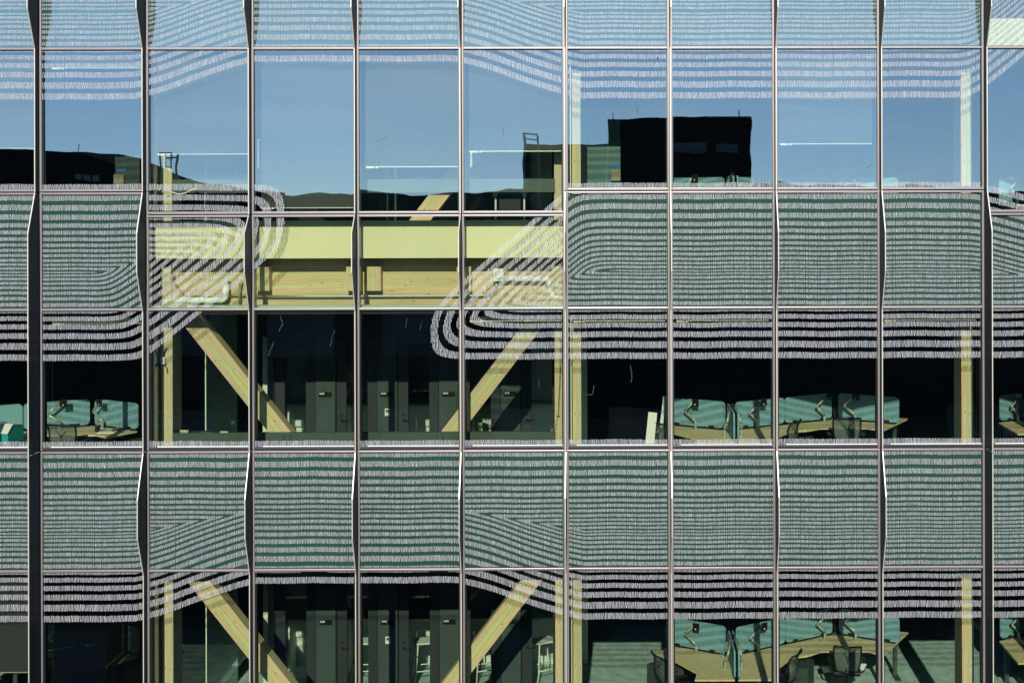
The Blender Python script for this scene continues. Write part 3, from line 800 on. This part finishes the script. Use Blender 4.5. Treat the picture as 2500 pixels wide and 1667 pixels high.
def office_chair(x, y, face, fl, label, note=True):
    """face: direction the sitter looks, degrees"""
    o = empty("office_chair", (x, y, F[fl]), R_(face - 90), label, "office chair", "black mesh office chairs")
    # local: sitter looks along +y
    st = [(-.23, -.20), (.23, -.20), (.25, 0), (.24, .2), (.17, .26), (-.17, .26), (-.24, .2), (-.25, 0)]
    MB().prism(st, 'z', .43, .50).build("seat", M_BLK, o, bevel=.02)
    prof = [(-.20, .52), (-.235, .62), (-.245, .72), (-.235, .84), (-.265, .93), (-.31, .99)]
    W = [.185, .205, .225, .235, .235, .228]
    mb = MB(); cols = 7
    g = [[(-W[k] + 2 * W[k] * i / cols, prof[k][0] - .05 * (1 - (2 * i / cols - 1) ** 2), prof[k][1]) for i in range(cols + 1)] for k in range(6)]
    for k in range(5):
        for i in range(cols): mb.face([g[k][i], g[k][i + 1], g[k + 1][i + 1], g[k + 1][i]])
    br = mb.build("backrest", M_MESH, o, smooth=True, fix=False)
    L = [g[k][0] for k in range(6)]; Rr = [g[k][-1] for k in range(6)]
    fm = MB().tube(L, .017, 8).tube(Rr, .017, 8).tube(g[0], .018, 8).tube(g[-1], .016, 8)
    fm.tube([g[0][3], (0, -.27, .66), (0, -.30, .80)], .016, 8)
    fm.tube([(0, -.31, .78), (-.10, -.28, .90), (-.2, -.275, .955)], .006, 6).tube([(0, -.31, .78), (.10, -.28, .90), (.2, -.275, .955)], .006, 6)
    fm.build("frame", M_BLK, br, smooth=True)
    for s in (-1, 1):
        MB().tube([(s * .25, -.1, .46), (s * .29, -.1, .50), (s * .29, -.08, .66)], .018, 8).box(s * .29 - .035, s * .29 + .035, -.17, .08, .66, .685).build("armrest", M_BLK, o)
    MB().tube([(0, 0, .12), (0, 0, .43)], .028, 10).tube([(0, -.17, .46), (0, -.22, .50), (0, -.235, .56)], .03, 8).build("gas_lift", M_BLK, o, smooth=True)
    bs = MB()
    for k in range(5):
        d = u(72 * k + 18) * .30
        bs.tube([(0, 0, .11), (d.x, d.y, .075)], [.03, .018], 8); bs.tube([(d.x, d.y - .0, .03), (d.x + .02, d.y, .03)], .03, 10); bs.tube([(d.x, d.y, .03), (d.x, d.y, .08)], .01, 6)
    bs.build("base", M_BLK, o)
    if note:
        MB().box(-.001, .001, -.06, .06, -.14, .0, ).build("swing_tag", M_PAPER, o, M=Matrix.Translation((.29, -.12, .66)) @ Matrix.Rotation(R_(65), 4, 'Z') @ Matrix.Rotation(R_(28), 4, 'X'))
    return o

def arm_dir(hub, ang, s, side, off=.035):    # a point along an arm, moved sideways
    p = hub + u(ang) * s + u(ang + 90) * off * side
    return p

for fl in (2, 3, 4):
    n = NAMEF[fl]; z = F[fl] + DZ
    # ---- right cluster
    desk(HUB1, 150, fl, "oak corner desk with pointed left end by the central columns, %s floor" % n)
    desk(HUB1, 270, fl, "oak corner desk right of the edge-on screens, %s floor" % n)
    desk(HUB2, 210, fl, "oak corner desk with the back-view chair in front, %s floor" % n)
    desk(HUB2, 330, fl, "oak corner desk at the right end of the cluster by the column, %s floor" % n)
    screen(arm_dir(HUB1, 150, 1.24, 1), arm_dir(HUB1, 150, .10, 1), fl, "teal desk screen at the left end of the cluster, %s floor" % n)
    screen(arm_dir(HUB1, 270, .10, -1), arm_dir(HUB1, 270, 1.24, -1), fl, "left one of the two edge-on teal screens, %s floor" % n)
    screen(arm_dir(HUB1, 270, .10, 1), arm_dir(HUB1, 270, 1.24, 1), fl, "right one of the two edge-on teal screens, %s floor" % n)
    screen(arm_dir(HUB1, 30, .10, -1), arm_dir(HUB1, 30, 1.17, -1), fl, "teal desk screen directly right of the edge-on pair, %s floor" % n)
    screen(arm_dir(HUB2, 210, 1.17, 1), arm_dir(HUB2, 210, .10, 1), fl, "teal desk screen left of the chair seen from behind, %s floor" % n)
    screen(arm_dir(HUB2, 330, .10, -1), arm_dir(HUB2, 330, 1.24, -1), fl, "teal desk screen at the right end of the cluster, %s floor" % n)
    screen(arm_dir(HUB1, 150, 1.24, -1), arm_dir(HUB1, 150, .10, -1), fl, "rear layer of the teal screen at the cluster's left end, %s floor" % n)
    pB = HUB1 + u(150) * .66 + u(240) * .12
    monitor_arm(HUB1 + u(150) * .60 + u(240) * .13, R_(-30), fl, "silver monitor arm before the leftmost teal screen of the cluster, %s floor" % n)
    monitor_arm(HUB1 + u(270) * .62 + u(180) * .14, R_(90), fl, "silver monitor arm on the left face of the edge-on screens, %s floor" % n, lean=.02)
    monitor_arm(HUB1 + u(270) * .62 + u(0) * .14, R_(270), fl, "silver monitor arm on the right face of the edge-on screens, %s floor" % n, flip=-1, lean=.02)
    monitor_arm(HUB1 + u(30) * .52 + u(300) * .13, R_(30), fl, "silver monitor arm right of the edge-on screens, %s floor" % n)
    monitor_arm(HUB2 + u(210) * .36 + u(300) * .16, R_(30), fl, "silver monitor arm left of the chair seen from behind, %s floor" % n)
    monitor_arm(HUB2 + u(330) * .46 + u(240) * .16, R_(-30), fl, "silver monitor arm right of the chair seen from behind, %s floor" % n)
    hb = empty("screen_hub", (HUB1.x, HUB1.y, F[fl]), 0, "black three-way post joining the screens at the edge-on pair, %s floor" % n, "desk post")
    MB().tube([(0, 0, 0), (0, 0, DZ + .10)], .05, 6).build("post", M_BLK, hb); MB().box(-.09, .09, -.09, .09, DZ, DZ + .05).build("bracket", M_BLK, hb, bevel=.02)
    hb = empty("screen_hub", (HUB2.x, HUB2.y, F[fl]), 0, "black three-way post joining the screens behind the back-view chair, %s floor" % n, "desk post")
    MB().tube([(0, -.0, 0), (0, 0, DZ + .47)], .022, 6).build("post", M_BLK, hb); MB().box(-.10, .10, -.10, .08, DZ, DZ + .04).build("bracket", M_BLK, hb, bevel=.02)
    # ---- far right cluster (cut by the picture edge)
    desk(HUBK, 270, fl, "oak corner desk cut by the right picture edge, %s floor" % n)
    screen(arm_dir(HUBK, 30, .06, -1), arm_dir(HUBK, 30, 1.24, -1), fl, "teal desk screen cut by the right picture edge, %s floor" % n)
    monitor_arm(HUBK + u(30) * .42 + u(300) * .14, R_(30), fl, "silver monitor arm by the right picture edge, %s floor" % n)
    if fl < 4:
        office_chair(4.16, 2.98, 84, fl, "black mesh office chair seen squarely from behind, %s floor, right part" % n, fl == 2)
        office_chair(2.93, 2.50, 152, fl, "black mesh office chair seen from its side, right of the edge-on screens, %s floor" % n, fl == 2)
        office_chair(1.10, 2.42, 28, fl, "black mesh office chair half hidden by the mullion at the cluster's left end, %s floor" % n, False)
        pedestal(3.35, 3.05, R_(-20), fl, "dark drawer pedestal left of the back-view chair, %s floor" % n)
        pedestal(.98, 2.95, R_(35), fl, "dark drawer pedestal under the pointed desk end, %s floor" % n)
        # ---- left cluster
        desk(HUBL2, 210, fl, "oak corner desk in the second pane from left, %s floor" % n)
        desk(HUBL1, 270, fl, "oak desk wing cut by the left picture edge, %s floor" % n)
        screen(arm_dir(HUBL2, 210, 1.17, 1), arm_dir(HUBL2, 210, .08, 1), fl, "teal desk screen behind the mesh chair, second pane from left, %s floor" % n)
        screen(arm_dir(HUBL2, 330, .08, -1), arm_dir(HUBL2, 330, 1.2, -1), fl, "teal desk screen right of the mesh chair, second pane from left, %s floor" % n)
        screen(arm_dir(HUBL1, 30, .1, -1), arm_dir(HUBL1, 30, 1.17, -1), fl, "teal desk screen in the leftmost pane, %s floor" % n)
        monitor_arm(HUBL2 + u(330) * .42 + u(240) * .16, R_(-30), fl, "silver monitor arm on the desk in the second pane from left, %s floor" % n)
        monitor_arm(HUBL2 + u(210) * .60 + u(300) * .15, R_(30), fl, "silver monitor arm half hidden by the deep left mullion, %s floor" % n)
        office_chair(-9.27, 2.60, 86, fl, "black mesh office chair in the second pane from left, %s floor" % n, False)
        pedestal(-8.3, 3.2, R_(10), fl, "dark drawer pedestal under the desk in the second pane from left, %s floor" % n)

# ------------------------------------------------------------------ loose things on the floors
def onz(px, py, z): return at_z(px, py, z)
# labelled box at the far left, middle floor
P = at_d(8, 1070, 2.1)
o = empty("ballot_box", (P.x - .02, 2.2, F[3] + .72), R_(-12), "white topped teal box with two slots, left picture edge, middle floor", "box")
MB().prism([(-.22, 0), (.20, 0), (.20, .26), (-.10, .30), (-.22, .18)], 'x', -.32, .22).build("body", [M_TEALP], o, bevel=.01)
MB().prism([(-.235, .17), (-.11, .305), (.21, .265), (.21, .275), (-.10, .325), (-.245, .185)], 'x', -.33, .23).build("lid", M_WHITE, o, bevel=.006)
MB().box(-.20, .0, -.02, .05, .318, .326, Matrix.Rotation(R_(-3), 4, 'X')).build("slot", M_BLK, o)
o2 = empty("side_table", (P.x, 2.25, F[3]), R_(-12), "low dark side table carrying the teal box, left picture edge", "table")
MB().box(-.4, .3, -.3, .3, .69, .718).build("top", M_DGREY, o2, bevel=.004)
for sx in (-.36, .26):
    for sy in (-.26, .26): MB().box(sx - .02, sx + .02, sy - .02, sy + .02, 0, .689).build("leg", M_BLK, o2)
# things on the left desk
zt = F[3] + DZ
for (px, py, wx, wy, h, m, lab, nm, cat, rz) in (
    (262, 1055, .30, .21, .012, M_PAPER, "white notepad on the front of the left desk, middle floor", "notepad", "notepad", 8),
    (300, 1051, .20, .15, .01, M_PAPER, "loose white sheet beside the dark book on the left desk, middle floor", "paper_sheet", "paper", -20),
    (285, 1052, .16, .12, .03, M_DGREY, "dark book lying between papers on the left desk, middle floor", "book", "book", 20)):
    P = onz(px, py, zt); q = tag(MB().box(-wx / 2, wx / 2, -wy / 2, wy / 2, 0, h).build(nm, m, None, bevel=.002, loc=P), lab, cat); q.rotation_euler = (0, 0, R_(rz))
P = onz(238, 1054, zt)
o = empty("pencil_cup", P, 0, "black wire pencil cup on the left desk, middle floor", "pencil cup")
MB().tube([(0, 0, 0), (0, 0, .11)], .042, 14).build("cup", M_BLK, o)
for k in range(5):
    MB().tube([(rnd.uniform(-.02, .02), rnd.uniform(-.02, .02), .05), (rnd.uniform(-.05, .05), rnd.uniform(-.05, .05), .17)], .004, 6).build("pencil", (M_ORANGE, M_BLUE, M_BLK, M_RED, M_WHITE)[k], o)
P = onz(296, 1046, zt)
tag(MB().tube([(-.07, 0, .045), (.07, .02, .045)], .045, 12).build("paper_bag", mat("kraft_paper", (.42, .30, .15), .8), None, loc=P), "brown rolled paper bag lying on the left desk, middle floor", "bag")
# leaning boards near the central columns
P = at_z(1590, 1100, F[3])
for (px, tilt, wd, hh, m, lab) in ((1588, 6, .15, 1.18, M_WHITE, "white flat board leaning at the pointed desk end, middle floor"), (1596, 7, .055, 1.43, M_EDGE, "thin pale green glass strip leaning behind the white board, middle floor")):
    X = at_d(px, 1050, 2.15 if wd > .1 else 2.3).x
    o = MB().box(-wd / 2, wd / 2, -.012, .012, 0, hh).build("leaning_board" if wd > .1 else "leaning_strip", m, None, bevel=.003)
    o.matrix_world = Matrix.Translation((X - (.08 if wd > .1 else -.02), 2.15 if wd > .1 else 2.3, F[3])) @ Matrix.Rotation(R_(tilt), 4, 'Y') @ Matrix.Rotation(R_(-4), 4, 'X')
    tag(o, lab, "board")
P = at_d(1613, 1045, 3.0)
o = empty("spray_bottle", (P.x, 2.98, F[3] + DZ + .002), 0, "orange bottle standing at the pointed desk end, middle floor", "bottle")
MB().tube([(0, 0, 0), (0, 0, .11), (0, 0, .15)], [.028, .028, .013], 12).build("body", M_ORANGE, o, smooth=True)
MB().tube([(0, 0, .15), (0, 0, .19)], .012, 10).build("cap", M_WHITE, o)
# black tube on the guard channel
A = at_d(423, 1052, .53); B = at_d(562, 1055, .53)
o = empty("black_tube", (A.x, .54, A.z - .005), 0, "long black tube with two beige labels lying along the sill below the left brace", "tube")
L = B.x - A.x
MB().tube([(0, 0, .0), (L, 0, -.03)], .026, 10).build("sleeve", M_BLK, o, smooth=True)
for t in (.12, .82): MB().tube([(L * t, 0, -.03 * t), (L * t + .13, 0, -.03 * (t + .13))], .0275, 10).build("paper_band", mat("beige_label", (.55, .48, .30), .7) if t < .5 else MATS["beige_label"], o, smooth=True)
# pull cord with oval toggle on the central column
A = at_d(1370, 830, .545); B = at_d(1362, 1016, .545); C_ = at_d(1356, 1050, .545)
o = empty("pull_cord", B, 0, "thin dark pull cord with oval toggle hanging on the central column, middle floor", "cord")
MB().tube([A - B, (A - B) * .5 + Vector((.004, 0, 0)), (0, 0, 0)], .0035, 6).tube([(A - B) + Vector((.02, 0, 0)), (.012, 0, 0)], .0035, 6).tube([(0, 0, 0), C_ - B], .0035, 6).build("cord", M_BLK, o)
MB().tube([(-.02, 0, 0), (-.01, 0, 0), (.02, 0, 0), (.035, 0, 0)], [.004, .011, .011, .004], 8).build("toggle", M_DGREY, o, smooth=True)
# wall sensor on first column
P = at_d(398, 880, .50)
o = empty("junction_box", P, 0, "small white junction box with cables on the first column, middle floor", "junction box")
MB().box(-.04, .03, 0, .05, -.06, .05).build("case", M_WHITE, o, bevel=.006)
MB().tube([(.0, .02, .05), (.015, .02, .14), (.05, .03, .2)], .008, 6).tube([(.0, .02, -.06), (.05, .03, -.12), (.06, .03, -.2)], .007, 6).build("cable", M_BLK, o)
# top floor, third pane: white boxed panel with paper notice, white tube, cable
A = at_d(453, 428, 1.2); B = at_d(640, 452, 1.2)
o = empty("notice_board", ((A.x + B.x) / 2, 1.2, B.z), 0, "pale board with a white paper notice lying across the third pane, top floor", "board")
MB().box(-(B.x - A.x) / 2, (B.x - A.x) / 2, 0, .05, 0, A.z - B.z).build("board", M_WALL, o, bevel=.005)
nx0 = at_d(529, 430, 1.19).x - (A.x + B.x) / 2; nx1 = at_d(573, 430, 1.19).x - (A.x + B.x) / 2
MB().box(nx0, nx1, -.006, -.001, .03, A.z - B.z - .005).build("paper_notice", M_PAPER, o)
for k in range(3): pass
A = at_d(502, 408, 1.0); B = at_d(502, 540, 1.0)
tag(MB().tube([B, A], .014, 8).build("white_rod", M_WHITE, None), "upright thin white rod in front of the pale board, top floor third pane", "rod")
pts = [at_d(x, y, .4) for x, y in ((396, 469), (406, 465.5), (420, 470), (436, 474.5), (452, 472), (466, 465), (480, 461))]
tag(MB().tube(pts, .011, 8).build("loose_cable", M_WHITE, None, smooth=True), "white cable drooping across the first column, top floor", "cable")
# top floor, seventh pane: pale partition panel with blue tape, small beige box
A = at_d(1433, 250, 2.6); B = at_d(1515, 520, 2.6)
o = empty("teal_panel", ((A.x + B.x) / 2, 2.6, F[4]), 0, "pale green upright panel with blue tape, top floor right of central columns", "panel")
hw = (B.x - A.x) / 2
MB().box(-hw, hw, 0, .04, 0, A.z - F[4]).build("board", mat("panel_green", (.09, .19, .19), .6), o, bevel=.004)
t0 = at_d(1486, 400, 2.59); t1 = at_d(1513, 407, 2.59)
MB().box(t0.x - (A.x + B.x) / 2, t1.x - (A.x + B.x) / 2, -.004, -.001, t1.z - F[4], t0.z - F[4]).build("tape_strip", M_BLUE, o)
t0 = at_d(1492, 416, 2.5); t1 = at_d(1515, 442, 2.5)
MB().box(t0.x - (A.x + B.x) / 2, t1.x - (A.x + B.x) / 2, -.06, -.0005, t1.z - F[4], t0.z - F[4]).build("control_box", mat("grey_beige", (.30, .27, .21), .6), o, bevel=.006)
A = at_d(279, 222, 2.6); B = at_d(342, 520, 2.6)
o = empty("teal_panel", ((A.x + B.x) / 2, 2.6, F[4]), R_(-6), "pale green upright panel with blue tape, top floor second pane from left", "panel")
hw = (B.x - A.x) / 2
MB().box(-hw, hw, 0, .04, 0, A.z - F[4]).build("board", mat("panel_dark_green", (.045, .08, .078), .7), o, bevel=.004)
MB().box(-hw + .03, -hw + .20, -.004, -.001, .72 + .62, .72 + .655).build("tape_strip", M_BLUE, o)
MB().box(-hw, -hw + .18, -.06, -.0005, 1.08, 1.28).build("control_box", MATS["grey_beige"], o, bevel=.006)
# tripod-like stand, top floor under the guard channel
for (px, lab) in ((1209, "left"), (1280, "right")):
    pass
A = at_d(1207, 470, 1.6); 
o = empty("folding_stand", (at_d(1245, 490, 1.6).x, 1.6, F[4]), 0, "dark folding stand with two pale legs below the guard channel, top floor", "stand")
hw = (at_d(1280, 490, 1.6).x - at_d(1209, 490, 1.6).x) / 2; zt_ = at_d(1209, 471, 1.6).z - F[4]
for s in (-1, 1):
    MB().tube([(s * hw, 0, 0), (s * hw * .98, 0, zt_ - .1)], .016, 8).prism([(s * hw - .05, zt_), (s * hw + .05, zt_), (s * hw + .012, zt_ - .1), (s * hw - .012, zt_ - .1)], 'y', -.015, .015).build("leg", M_WHITE, o)
MB().box(-hw + .06, hw - .06, -.02, .02, .3, zt_ - .05).build("board", M_BLK, o, bevel=.006)
# lounge: pink board laid on low floor room + white cabinet reads as lit wall
P = at_d(760, 1490, 3.9)

# ------------------------------------------------------------------ surroundings seen in the reflections
ground = MB().box(-1500, 1500, -1500, 600, -.5, 0).build("ground", M_ASPH); tag(ground, kind="structure")
pv = MB().box(-200, 200, -2.6, -.17, 0, .13).build("pavement", M_CONC, None, bevel=.02); tag(pv, kind="structure")
opp = empty("opposite_building", (0, -19, 0), 0, "low black building with rooftop blocks reflected in the glass", "building")
RZ = E - 1.75
MB().box(-45, 45, -42, -1.7, 0, RZ).build("body", M_SIDING, opp)
MB().box(-45, 45, -1.98, -1.6, 0, E - .30).build("raised_front_wall", M_SIDING, opp)  # top raised as an added parapet, keeping the sunlit roof out of reflections
MB().box(-44.9, 44.9, -41.9, -2.0, RZ, RZ + .03).build("roof", M_ROOF, opp)
wn = MB()
for i in range(24):
    for k in range(4): wn.box(-42 + 3.5 * i, -42 + 3.5 * i + 2.0, -1.61, -1.58, 2.2 + 3.4 * k, 4.0 + 3.4 * k)
wn.build("window_band", M_WIN, opp)
def refl(px, py, L):                    # point whose mirror image appears at this photo pixel, L in front of the glass
    q = at_d(px, py, L); return Vector((q.x, -L, q.z))
a = refl(1482, 288, 40); b = refl(1835, 288, 40)
t1 = MB().box(a.x, b.x, -5, 0, 0, a.z - RZ).build("rooftop_block", M_SIDING, opp, loc=(0, -40 + 19, RZ))
c0 = refl(1281, 352, 40)
MB().box(c0.x, a.x - .01, -5, 0, 0, c0.z - RZ).build("rooftop_step", M_SIDING, opp, loc=(0, -40 + 19, RZ))
for px in (1497, 1806): 
    q = refl(px, 288, 40); MB().tube([(q.x, -19 - 2.2, q.z), (q.x, -21.2, q.z + .3)], .02, 6).build("lightning_rod", M_BLK, opp)
for (pa, pb) in ((1640, 1720), (1745, 1800)):
    q0 = refl(pa, 350, 39.99); q1 = refl(pb, 372, 39.99)
    MB().box(q0.x, q1.x, -20.99, -20.96, q1.z, q0.z).build("louvre", M_WIN, opp)
# left wing with sloping top
prof = [(-120, 366), (183, 367), (270, 395), (342, 421), (375, 433), (420, 446), (520, 458), (620, 469)]
P = [refl(x, y, 40) for x, y in prof]
poly = [(q.x, q.z) for q in P] + [(P[-1].x, RZ + .03), (P[0].x, RZ + .03)]
MB().prism(poly, 'y', -21.0, -27.0).build("left_wing", M_SIDING, opp)
for i in range(3):
    q0 = refl(186 + 21 * i, 431, 39.99); q1 = refl(203 + 21 * i, 445, 39.99)
    MB().box(q0.x, q1.x, -20.99, -20.95, q1.z, q0.z).build("window", M_WIN, opp)
for px in (170, 283):
    q = refl(px, 366 if px < 200 else 400, 40); MB().tube([(q.x, -22, q.z - .3), (q.x, -22, q.z + .4)], .02, 6).build("lightning_rod", M_BLK, opp)
def ladder(px0, px1, py0, L, label):
    A = refl(px0, py0, L); B = refl(px1, 470, L)
    o = empty("roof_ladder", (A.x, -L, RZ + .03), 0, label, "ladder", "roof access ladders")
    wd = B.x - A.x; h = A.z - RZ
    for x in (0, wd):
        for y in (0, -.7): MB().box(x - .03, x + .03, y - .03, y + .03, 0, h).build("rail", M_CHAN, o)
    rg = MB()
    for k in range(1, int(h / .5)): rg.tube([(0, 0, k * .5), (wd, 0, k * .5)], .018, 6)
    rg.build("rungs", M_CHAN, o)
    MB().box(-.03, wd + .03, -.73, .03, h - .04, h).build("hoop", M_CHAN, o) if False else MB().box(-.03, wd + .03, -.03, .03, h, h + .06).box(-.03, wd + .03, -.73, -.67, h - .2, h - .14).build("hoop", M_CHAN, o)
ladder(1278, 1313, 329, 37, "dark roof access ladder reflected left of the black tower")
ladder(390, 420, 376, 37, "dark roof access ladder reflected behind the first column")
# hills far behind the camera
xs = np.linspace(-1400, 1400, 281); hb = MB(); pr = []
for x in xs:
    h = 23.6 + 1.6 * math.sin(x * .009 + 1) + 1.3 * math.sin(x * .021 + .5) + .5 * math.sin(x * .11) + rnd.uniform(-.25, .25)
    pr.append((x, h))
for (x0, h0), (x1, h1) in zip(pr[:-1], pr[1:]):
    hb.face([(x0, -505, 0), (x1, -505, 0), (x1, -522, h1 * .8), (x0, -522, h0 * .8)])
    hb.face([(x0, -522, h0 * .8), (x1, -522, h1 * .8), (x1, -530, h1), (x0, -530, h0)])
    hb.face([(x0, -530, h0), (x1, -530, h1), (x1, -640, 0), (x0, -640, 0)])
hl = hb.build("hills", M_HILL, None, fix=False); tag(hl, kind="structure")
